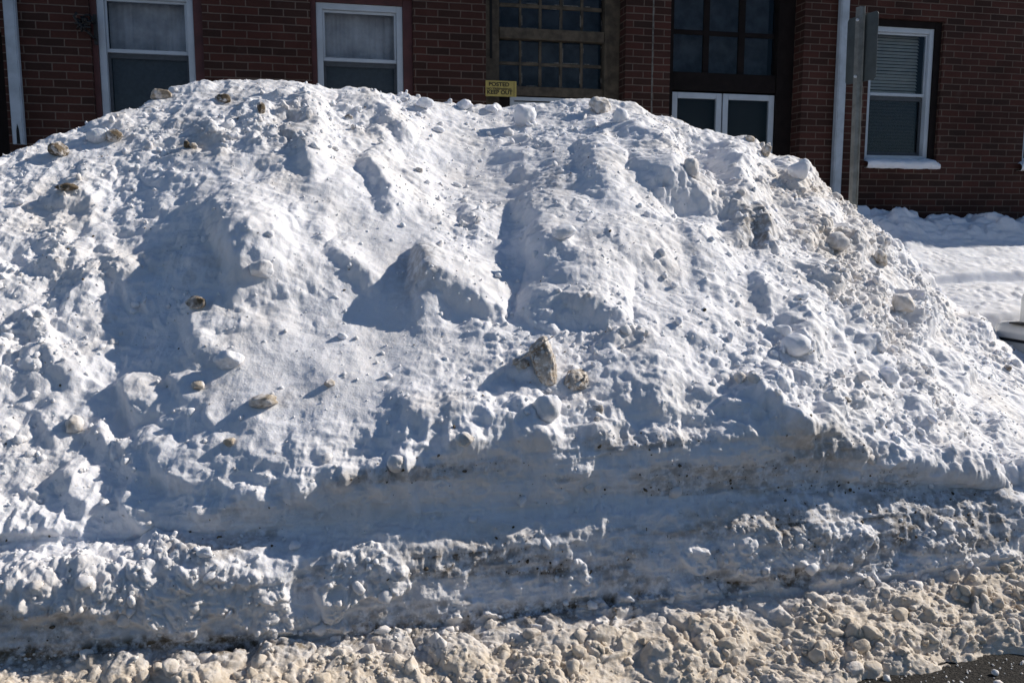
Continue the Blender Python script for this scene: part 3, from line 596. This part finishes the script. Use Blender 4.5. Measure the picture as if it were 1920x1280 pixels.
def sash_window(R, meet, fl, curtain=True, blind=False, hole=None):
    a, b, c, d = R; y = 0.06
    h = hole
    # casing fills the gap between brick and frame
    fr = boxes('window', [(a, a + fl, y, y + .09, c, d), (b - fl, b, y, y + .09, c, d), (a + fl, b - fl, y, y + .09, d - fl, d), (a + fl, b - fl, y, y + .09, c, c + fl)], M_trim, bld, .004)
    boxes('casing', [(h[0] + .001, a - .001, y - .02, y + .1, h[2], h[3]), (b + .001, h[1] - .001, y - .02, y + .1, h[2], h[3]), (a, b, y - .02, y + .1, d + .001, h[3] - .001), (a, b, y - .02, y + .1, h[2], c - .001)],
          M_casing if not blind else M_darkwood, fr, .003)
    i0, i1 = a + fl + .002, b - fl - .002
    boxes('upper_sash', [(i0, i1, y + .03, y + .055, meet - .002, meet + .028), (i0, i0 + .018, y + .03, y + .055, meet + .029, d - fl - .002), (i1 - .018, i1, y + .03, y + .055, meet + .029, d - fl - .002), (i0 + .019, i1 - .019, y + .03, y + .055, d - fl - .022, d - fl - .002)], M_trim, fr, .002)
    boxes('pane', [(i0 + .019, i1 - .019, y + .04, y + .044, meet + .029, d - fl - .023)], M_glass, fr)
    boxes('lower_sash', [(i0, i1, y + .06, y + .08, meet - .045, meet - .004), (i0, i0 + .022, y + .06, y + .08, c + fl + .002, meet - .046), (i1 - .022, i1, y + .06, y + .08, c + fl + .002, meet - .046), (i0 + .023, i1 - .023, y + .06, y + .08, c + fl + .002, c + fl + .04)], M_screen, fr, .002)
    boxes('pane', [(i0 + .023, i1 - .023, y + .068, y + .072, c + fl + .041, meet - .046)], M_glass, fr)
    if curtain:
        n = 90; xs = np.linspace(i0 + .005, i1 - .005, n); yy = y + .17 + .006 * np.sin(xs * 55 + 3 * np.sin(xs * 9)) + .0025 * np.sin(xs * 143 + 2 * np.sin(xs * 21))
        V = np.concatenate([np.stack([xs, yy, np.full(n, zz)], -1) for zz in (meet - .02, d - .01)])
        np_mesh('curtain', V, grid_faces(2, n), M_curtain, fr)
        boxes('insect_screen', [(i0 + .023, i1 - .023, y + .115, y + .118, c + fl, meet - .03)], M_screen, fr)
    if blind:
        bm = bmesh.new(); k = 0; zz = c + fl + .02
        while zz < d - fl - .01:
            p = [(i0 + .02, y + .125, zz), (i1 - .03, y + .125, zz), (i1 - .03, y + .152, zz + .030), (i0 + .02, y + .152, zz + .030)]
            bm.faces.new([bm.verts.new(q) for q in p]); zz += .034
        bb = done('blind', bm, M_blind, fr); sm = bb.modifiers.new('t', 'SOLIDIFY'); sm.thickness = .002
        boxes('insect_screen', [(i0 + .023, i1 - .045, y + .095, y + .0955, c + fl, meet - .03)], M_meshscreen, fr)
    return fr
def screen_mat():
    m, nt, b = new_mat('fine_mesh'); out = nt.nodes['Material Output']; b.inputs['Base Color'].default_value = (.02, .024, .028, 1)
    tr = nt.nodes.new('ShaderNodeBsdfTransparent'); mx = nt.nodes.new('ShaderNodeMixShader'); mx.inputs[0].default_value = .6
    nt.links.new(tr.outputs[0], mx.inputs[1]); nt.links.new(b.outputs[0], mx.inputs[2]); nt.links.new(mx.outputs[0], out.inputs[0]); return m
M_meshscreen = screen_mat()
sash_window(W1, wpx(275, 97)[1], .056, hole=holes[0]); sash_window(W2, wpx(677, 113)[1], .055, hole=holes[1])
sash_window(W4, wpx(1695, 178)[1], .05, curtain=False, blind=True, hole=holes[2]); sash_window(W5, wpx(1695, 178)[1], .05, curtain=False, blind=True, hole=holes[3])

# --- timber entrance (left bay): paned transom over a white double door
DY = 0.20
def S_(px, dy=DY): return wpx(px, 90, dy)[0]
def Z_(py, px, dy=DY): return wpx(px, py, dy)[1]
xm = 1033
zb1, zr0, zr1 = Z_(181, xm), Z_(76, xm), Z_(56, xm)
tf = [(E1[0] + .002, S_(936), DY, DY + .1, .31, 4.19), (S_(1132), E1[1] - .002, DY - .03, DY + .1, .31, 4.19),
      (S_(936) + .001, S_(1132) - .001, DY, DY + .1, Z_(181, xm), Z_(164, xm)), (S_(936) + .001, S_(1132) - .001, DY - .015, DY + .1, zr0, zr1)]
ent = boxes('timber_transom', tf, M_timber, bld, .004)
boxes('trim_strip', [(S_(1137), S_(1139), DY - .036, DY - .031, .32, 4.18), (S_(1160), S_(1163), DY - .036, DY - .031, .32, 4.18)], M_timber, ent)
boxes('dark_slot', [(S_(918), S_(923), DY - .003, DY - .001, Z_(110, 920), 4.18)], M_black, ent)
def muntins(cols, rws, y, mat, parent, px_ref, flakes=.4):
    lst = []
    x0, x1 = S_(cols[0][0]), S_(cols[-1][1])
    z0, z1 = Z_(rws[-1][1], px_ref), Z_(rws[0][0], px_ref)
    for (a0, a1), (b0, b1) in zip(cols[:-1], cols[1:]): lst.append((S_(a1), S_(b0), y, y + .03, z0, z1))
    for (a0, a1), (b0, b1) in zip(rws[:-1], rws[1:]):
        for c0, c1 in cols: lst.append((S_(c0), S_(c1), y + .003, y + .03, Z_(b0, px_ref), Z_(a1, px_ref)))
    # brittle putty left in the rebates
    rr = random.Random(5); pl = []
    for c0, c1 in cols:
        for r0, r1 in rws:
            for side in range(4):
                if rr.random() < flakes:
                    xa, xb, za, zb = S_(c0), S_(c1), Z_(r1, px_ref), Z_(r0, px_ref); t = .004 + .005 * rr.random(); f0, f1 = sorted((rr.random(), rr.random()))
                    if side == 0: pl.append((xa, xa + t, y - .004, y - .001, za + (zb - za) * f0, za + (zb - za) * f1))
                    elif side == 1: pl.append((xb - t, xb, y - .004, y - .001, za + (zb - za) * f0, za + (zb - za) * f1))
                    elif side == 2: pl.append((xa + (xb - xa) * f0, xa + (xb - xa) * f1, y - .0045, y - .0012, za, za + t))
                    else: pl.append((xa + (xb - xa) * f0, xa + (xb - xa) * f1, y - .0045, y - .0012, zb - t, zb))
    bm = bmesh.new()
    for b in lst: box(bm, *b)
    bmesh.ops.bevel(bm, geom=bm.edges[:], offset=.003, segments=2, affect='EDGES'); old = set(bm.faces)
    for b in pl: box(bm, *b)
    for f_ in bm.faces:
        if f_ not in old: f_.material_index = 1
    gb = done('glazing_bars', bm, mat, parent); gb.data.materials.append(M_putty)
    boxes('pane', [(x0, x1, y + .012, y + .015, z0, z1)], M_glass, parent)
    boxes('backing', [(x0 - .02, x1 + .02, y + .17, y + .175, z0 - .02, z1 + .02)], M_hazy, parent)
M_hazy = flat_mat('hazy_backing', (0.050, 0.058, 0.072), 0.9, 0.5, 6)  # sheet added behind the panes; its grey-blue tone paints in their haze
cols5 = [(938, 975), (979, 1012), (1017, 1051), (1056, 1090), (1095, 1130)]
muntins(cols5, [(-28, 9), (16, 55)], DY + .03, M_timber, ent, xm)
muntins(cols5, [(77, 118), (124, 163)], DY + .03, M_timber, ent, xm)
d1 = boxes('door', [(S_(957), S_(1132) - .002, DY + .02, DY + .06, Z_(190, 1040), Z_(183.5, 1040)), (S_(957), S_(965), DY + .02, DY + .06, .4, Z_(190.2, 1040)), (S_(1040), S_(1050), DY + .02, DY + .06, .4, Z_(190.2, 1040)),
      (S_(1122), S_(1132) - .002, DY + .02, DY + .06, .4, Z_(190.2, 1040)), (S_(965), S_(1122), DY + .04, DY + .05, .4, Z_(192, 1040))], M_trim, bld, .002)
boxes('door_surround', [(S_(936) + .001, S_(956), DY + .01, DY + .08, .31, Z_(181.4, xm))], M_darkwood, d1)
# --- dark entrance (right bay)
xr_ = 1357
e2 = boxes('dark_transom', [(E2[0] + .002, S_(1263), DY, DY + .1, .31, 4.19), (S_(1457), E2[1] - .002, DY - .02, DY + .1, .31, 4.19),
      (S_(1263) + .001, S_(1457) - .001, DY, DY + .1, Z_(172, xr_), Z_(138, xr_))], M_darkwood, bld, .004)
muntins([(1264, 1321), (1332, 1387), (1399, 1454)], [(-30, 58), (67, 137)], DY + .03, M_darkwood, e2, xr_, 0)
for a, b_ in ((1263, 1357.5), (1359.5, 1457)):
    x0, x1, zt = S_(a) + .002, S_(b_) - .002, Z_(175.5, xr_); t = .058
    dd = boxes('door', [(x0, x0 + t, DY + .01, DY + .055, .4, zt), (x1 - t, x1, DY + .01, DY + .055, .4, zt), (x0 + t + .001, x1 - t - .001, DY + .01, DY + .055, zt - t, zt), (x0 + t + .001, x1 - t - .001, DY + .01, DY + .055, .4, .6)], M_trim, bld, .004)
    boxes('pane', [(x0 + t, x1 - t, DY + .03, DY + .034, .6, zt - t)], M_glass, dd)
    boxes('backing', [(x0 + t, x1 - t, DY + .16, DY + .165, .6, zt - t)], M_black, dd)
boxes('door', [(E0[0], E0[1], .2, .24, E0[2], E0[3])], M_darkwood, bld)  # plain dark panel filling the opening at the far left
# pale joint between the two brick piers
boxes('joint_strip', [(wpx(1222.5, 90)[0], wpx(1225, 90)[0], -.004, .001, .3, 4.3)], M_putty, bld)

# --- downspouts
def spout(px, py, wd, z0, slot):
    s = wpx(px, py)[0]; bm = bmesh.new(); box(bm, s - wd / 2, s + wd / 2, -.085, -.012, z0, ZT - .05)
    bmesh.ops.bevel(bm, geom=[e for e in bm.edges if abs(e.verts[0].co.z - e.verts[1].co.z) > 1], offset=.012, segments=3, affect='EDGES')
    o = done('downspout', bm, M_spout, bld)
    if slot:
        bm = bmesh.new(); zt = z0 + .17; y = -.0865
        for p in (((s - .012, y, z0), (s + .016, y, z0), (s + .012, y, z0 + .12), (s, y, zt), (s - .010, y, z0 + .11)),): bm.faces.new([bm.verts.new(q) for q in p])
        done('dark_split', bm, M_black, o)  # flat black patch over the split foot of the spout
    return o
spout(31, 135, .093, wpx(40, 272)[1], True); spout(1570, 170, .098, .9, False)

# --- things fixed to or lying on the facade
tag(bld, None)
sg = empty('warning_sign', from_sq(np.array(wpx(939, 167)[0]), np.array(Q0 - .012), np.array(wpx(939, 167)[1])), PSI)
tag(sg, 'yellow POSTED KEEP OUT sign on the edge of the timber entrance', 'sign')
sw, sh = 57 * 8.5 / F, 27.5 * 8.5 / F
boxes('sign_board', [(-sw / 2, sw / 2, -.002, .002, -sh / 2, sh / 2)], M_yellow, sg)
def text(body, size, x, zc, width):
    cu = bpy.data.curves.new('t', 'FONT'); cu.body = body; cu.size = size; cu.align_x = 'CENTER'; cu.align_y = 'CENTER'; cu.extrude = .0006; cu.offset = size * .03
    o = bpy.data.objects.new('t', cu); col.objects.link(o); dg = bpy.context.evaluated_depsgraph_get()
    me = bpy.data.meshes.new_from_object(o.evaluated_get(dg)); bpy.data.objects.remove(o)
    n = len(me.vertices); v = np.zeros(n * 3, np.float32); me.vertices.foreach_get('co', v); v = v.reshape(-1, 3)
    kx = width / (v[:, 0].max() - v[:, 0].min())
    v2 = np.stack([x + (v[:, 0] - (v[:, 0].max() + v[:, 0].min()) / 2) * kx, -.0034 - v[:, 2], zc + v[:, 1]], -1).astype(np.float32)
    me.vertices.foreach_set('co', v2.ravel()); me.update(); me.materials.append(M_ink); me.name = 'lettering'
    return link('lettering', me, sg)
text('POSTED', .050, -.02 * sw / .3, sh * .26, sw * .66); text('NO TRESPASSING', .026, -.02, -.004, sw * .80); text('KEEP OUT', .050, -.012, -sh * .25, sw * .82)
e = .006
boxes('border', [(sw / 2 - .026, sw / 2 - .022, -.0032, -.0022, -sh / 2 + e, sh / 2 - e)], M_ink, sg)

def sill_snow(R, x0, x1, label, seed):
    n, m_ = 80, 30; xs = np.linspace(x0, x1, n); t = np.linspace(0, 1, m_)
    ang = t * math.pi * .62; Y = .055 - .135 * np.sin(ang)[:, None] * np.ones(n); H = (0.10 * np.sin(np.clip(1 - t, 0, 1) * math.pi / 2) ** .8)[:, None]
    ends = sstep(0, .05, xs - x0) * sstep(0, .05, x1 - xs)
    zt = R[2] - .09 + H * (0.80 + .2 * ends) * (1 + .16 * fbm(np.stack([xs, xs * 0, xs * 0 + seed], -1), 6, 3, seed))[None]
    P = np.stack([xs[None] * np.ones((m_, 1)), Y, zt], -1)
    P[..., 0] += (0.012 * (1 - t)[:, None]) * np.sign((x0 + x1) / 2 - xs)[None] * (1 - ends[None]); P += (.012 * fbm(P, 9, 3, seed) + .008 * fbm(P, 26, 3, seed + 1))[..., None]
    # underside back to the wall
    bot = P[-1].copy(); bot[:, 1] = .05; bot[:, 2] = R[2] - .095
    P = np.concatenate([P, bot[None]])
    o = np_mesh('sill_snow', P.reshape(-1, 3), grid_faces(m_ + 1, n), M_white)
    o.location = bld.location; o.rotation_euler = bld.rotation_euler
    return tag(o, label, 'snow')
sill_snow(W4, W4[0] - .03, W4[1] + .075, 'strip of snow on the sill of the window with blinds', 3)
sill_snow(W5, W5[0] - .085, W5[1] + .075, 'strip of snow on the window sill at the right edge of the photo', 8)

# black iron scroll bracket
s0, z0 = wpx(165, 48)
br = empty('iron_bracket', from_sq(np.array(s0), np.array(Q0 - .001), np.array(z0)), PSI)
tag(br, 'small black iron scroll bracket on the brick left of the leftmost window', 'bracket')
def tube(bm, pts, r, n=8):
    pts = [Vector(p) for p in pts]; rings = []
    for i, p in enumerate(pts):
        d = (pts[min(i + 1, len(pts) - 1)] - pts[max(i - 1, 0)]).normalized(); a = d.orthogonal().normalized(); b = d.cross(a)
        if rings and a.dot(rings[-1][1]) < 0: pass
        rings.append(([bm.verts.new(p + (a * math.cos(t) + b * math.sin(t)) * r) for t in [2 * math.pi * k / n for k in range(n)]], a))
    for (A, _), (B, _) in zip(rings[:-1], rings[1:]):
        for k in range(n): bm.faces.new([A[k], A[(k + 1) % n], B[(k + 1) % n], B[k]])
    bm.faces.new(rings[0][0]); bm.faces.new(rings[-1][0])
bm = bmesh.new(); box(bm, .045, .075, -.02, -.002, -.16, .09); done('back_plate', bm, M_iron, br, .003)
bm = bmesh.new()
tube(bm, [(.06 - .05 * math.cos(t) * (1 - t / 9) - .04, -.05 - .01 * t, .03 + .05 * math.sin(t) * (1 - t / 9)) for t in np.linspace(0, 6.5, 26)], .010)
tube(bm, [(.06, -.03, -.12), (.0, -.07, -.06), (-.06, -.09, .0), (-.085, -.09, .05), (-.06, -.09, .08)], .011)
tube(bm, [(.06, -.02, .02), (.0, -.06, .03), (-.07, -.09, .02)], .010)
done('scroll', bm, M_iron, br, smooth=True)
bm = bmesh.new()
for k in range(9):
    a = rad(40 * k); tube(bm, [(-.02, -.075, -.01), (-.02 + .035 * math.cos(a), -.085, -.01 + .035 * math.sin(a)), (-.02 + .062 * math.cos(a + .35), -.08, -.01 + .062 * math.sin(a + .35))], .011, 6)
done('rosette', bm, M_iron, br, smooth=True)

# ================================================================== SIGN POST
YP = 7.1
def at_y(px, py, Y): x, y, z = ray(px, py); t = Y / y; return np.array([x * t, Y, CAMZ + z * t])
pt, pb = at_y(1613.5, 14, YP), at_y(1599, 375, YP)
sp_ = empty('sign_post', (pb[0] - (pt[0] - pb[0]) * 0.0, YP, .3))
tag(sp_, 'grey steel post with a small sign seen from behind, right of the heap', 'sign post')
dxdz = (pt[0] - pb[0]) / (pt[2] - pb[2])
def px_of(z): return (z - pb[2]) * dxdz          # lean of the post
prof = [(-.041, -.012), (-.025, -.012), (-.017, .022), (.017, .022), (.025, -.012), (.041, -.012), (.041, -.008), (.028, -.008), (.020, .027), (-.020, .027), (-.028, -.008), (-.041, -.008)]
bm = bmesh.new(); za, zb = -.05, float(pt[2]) - .3
c6, s6 = math.cos(rad(-65)), math.sin(rad(-65)); prof = [(x * c6 + y * s6, x * s6 - y * c6) for x, y in prof]
ra = [bm.verts.new((x + px_of(za + .3), y, za)) for x, y in prof]; rb = [bm.verts.new((x + px_of(zb + .3), y, zb)) for x, y in prof]
for i in range(len(prof)): bm.faces.new([ra[i], ra[(i + 1) % 12], rb[(i + 1) % 12], rb[i]])
bm.faces.new(rb); done('post', bm, M_galv, sp_)
zc = float(at_y(1618, 91, YP)[2]) - .3; hh = 118 * YP / F / 2; rot = rad(-65)
bm = bmesh.new(); wd = .31
pw = []
for k in range(4):
    for j in range(7):
        a = math.pi / 2 * j / 6 + k * math.pi / 2; cx_, cz_ = ((1, 1), (-1, 1), (-1, -1), (1, -1))[k]; rr = .03
        pw.append((cx_ * (wd / 2 - rr) + rr * math.cos(a), cz_ * (hh - rr) + rr * math.sin(a)))
fa = [bm.verts.new((x, 0, z)) for x, z in pw]; fb = [bm.verts.new((x, .003, z)) for x, z in pw]
bm.faces.new(fa); bm.faces.new(fb[::-1])
for i in range(len(pw)): bm.faces.new([fa[i], fa[(i + 1) % len(pw)], fb[(i + 1) % len(pw)], fb[i]])
pn = done('sign_panel', bm, M_alum, sp_); pn.location = (px_of(zc + .3) + .026, .012, zc); pn.rotation_euler = (0, math.atan(dxdz), rot)
for dz in (hh * .82, -hh * .85):
    bm = bmesh.new(); bmesh.ops.create_cone(bm, segments=8, radius1=.011, radius2=.011, depth=.02, cap_ends=True)
    bo = done('bolt', bm, M_trim, sp_); bo.location = (px_of(zc + .3 + dz) - .026, -.02, zc + dz); bo.rotation_euler = (rad(90), 0, rad(-65))

# ================================================================== CAR (its rear corner shows at the right edge)
M_paint = flat_mat('white_car_paint', (0.72, 0.73, 0.72), 0.25, 0.05, 6, spec=.5)
M_rubber = flat_mat('black_rubber', (0.012, 0.012, 0.013), 0.6, 0.2, 12)
M_red = flat_mat('red_lens', (0.25, 0.01, 0.012), 0.15, 0.1, 12)
M_rim = flat_mat('wheel_rim', (0.3, 0.31, 0.32), 0.35, 0.15, 10, .8)
QN, QF_ = 4.05, 5.85
car = empty('parked_car', from_sq(np.array(CAR_S0), np.array((QN + QF_) / 2), np.array(.13)), PSI)
tag(car, 'white parked car whose rear bumper corner shows past the heap', 'car')
hw = (QF_ - QN) / 2
def section_loft(name, secs, mat, parent, smooth=True):
    """secs: (x, half width, z low, z high, corner radius)"""
    bm = bmesh.new(); rings = []
    for x, hw_, zl, zh, cr in secs:
        pts = []
        for k, (sy, sz) in enumerate(((1, 1), (-1, 1), (-1, -1), (1, -1))):
            for j in range(6):
                a = math.pi / 2 * j / 5 + k * math.pi / 2
                pts.append((x, sy * (hw_ - cr) + cr * math.cos(a), (zh - cr if sz > 0 else zl + cr) + cr * math.sin(a)))
        rings.append([bm.verts.new(p) for p in pts])
    n = len(rings[0])
    for A, B in zip(rings[:-1], rings[1:]):
        for i in range(n): bm.faces.new([A[i], A[(i + 1) % n], B[(i + 1) % n], B[i]])
    bm.faces.new(rings[0]); bm.faces.new(rings[-1])
    return done(name, bm, mat, parent, smooth=smooth)
section_loft('body', [(.16, hw - .16, .34, .90, .06), (.22, hw - .09, .30, .97, .07), (.6, hw - .02, .22, 1.0, .08), (1.2, hw, .20, .98, .09), (3.2, hw, .20, .96, .09), (4.1, hw - .04, .22, .86, .10), (4.5, hw - .12, .28, .74, .1), (4.6, hw - .25, .36, .62, .08)], M_paint, car)
section_loft('cabin', [(.75, hw - .24, .985, 1.02, .015), (1.25, hw - .26, .97, 1.36, .1), (1.8, hw - .25, .97, 1.43, .12), (2.6, hw - .26, .96, 1.40, .12), (3.35, hw - .24, .955, .99, .015)], M_paint, car)
bp = section_loft('bumper', [(-.02, hw - .14, .36, .69, .05), (.02, hw - .06, .33, .72, .06), (.10, hw - .015, .31, .73, .05), (.28, hw + .004, .30, .73, .04), (.55, hw + .006, .34, .70, .04)], M_paint, car)
boxes('step_pad', [(.0, .095, -hw + .22, hw - .22, .729, .741)], M_rubber, bp, .003)
boxes('trim_line', [(-.035, -.021, -hw + .16, hw - .16, .60, .62)], M_rubber, bp)
for sy in (-1, 1):
    boxes('tail_light', [(.14, .19, sy * (hw - .52) - .1, sy * (hw - .52) + .1, .76, .88)], M_red, car, .01)
    boxes('side_window', [(1.2, 2.9, sy * (hw - .235) - .004, sy * (hw - .235) + .004, 1.02, 1.30)], M_rubber, car)
boxes('rear_window', [(.95, 1.0, -hw + .4, hw - .4, 1.06, 1.28)], M_rubber, car)
for x in (.95, 3.65):
    for sy in (-1, 1):
        bm = bmesh.new(); bmesh.ops.create_cone(bm, segments=40, radius1=.32, radius2=.32, depth=.2, cap_ends=True)
        bmesh.ops.bevel(bm, geom=[e_ for e_ in bm.edges if len(e_.link_faces) == 2 and e_.calc_face_angle(0) > 1], offset=.03, segments=3, affect='EDGES')
        wh = done('wheel', bm, M_rubber, car); wh.location = (x, sy * (hw - .1), .32); wh.rotation_euler = (rad(90), 0, 0)
        bm = bmesh.new(); bmesh.ops.create_cone(bm, segments=24, radius1=.2, radius2=.2, depth=.21, cap_ends=True); done('rim', bm, M_rim, wh)
print('built', len(bpy.data.objects))
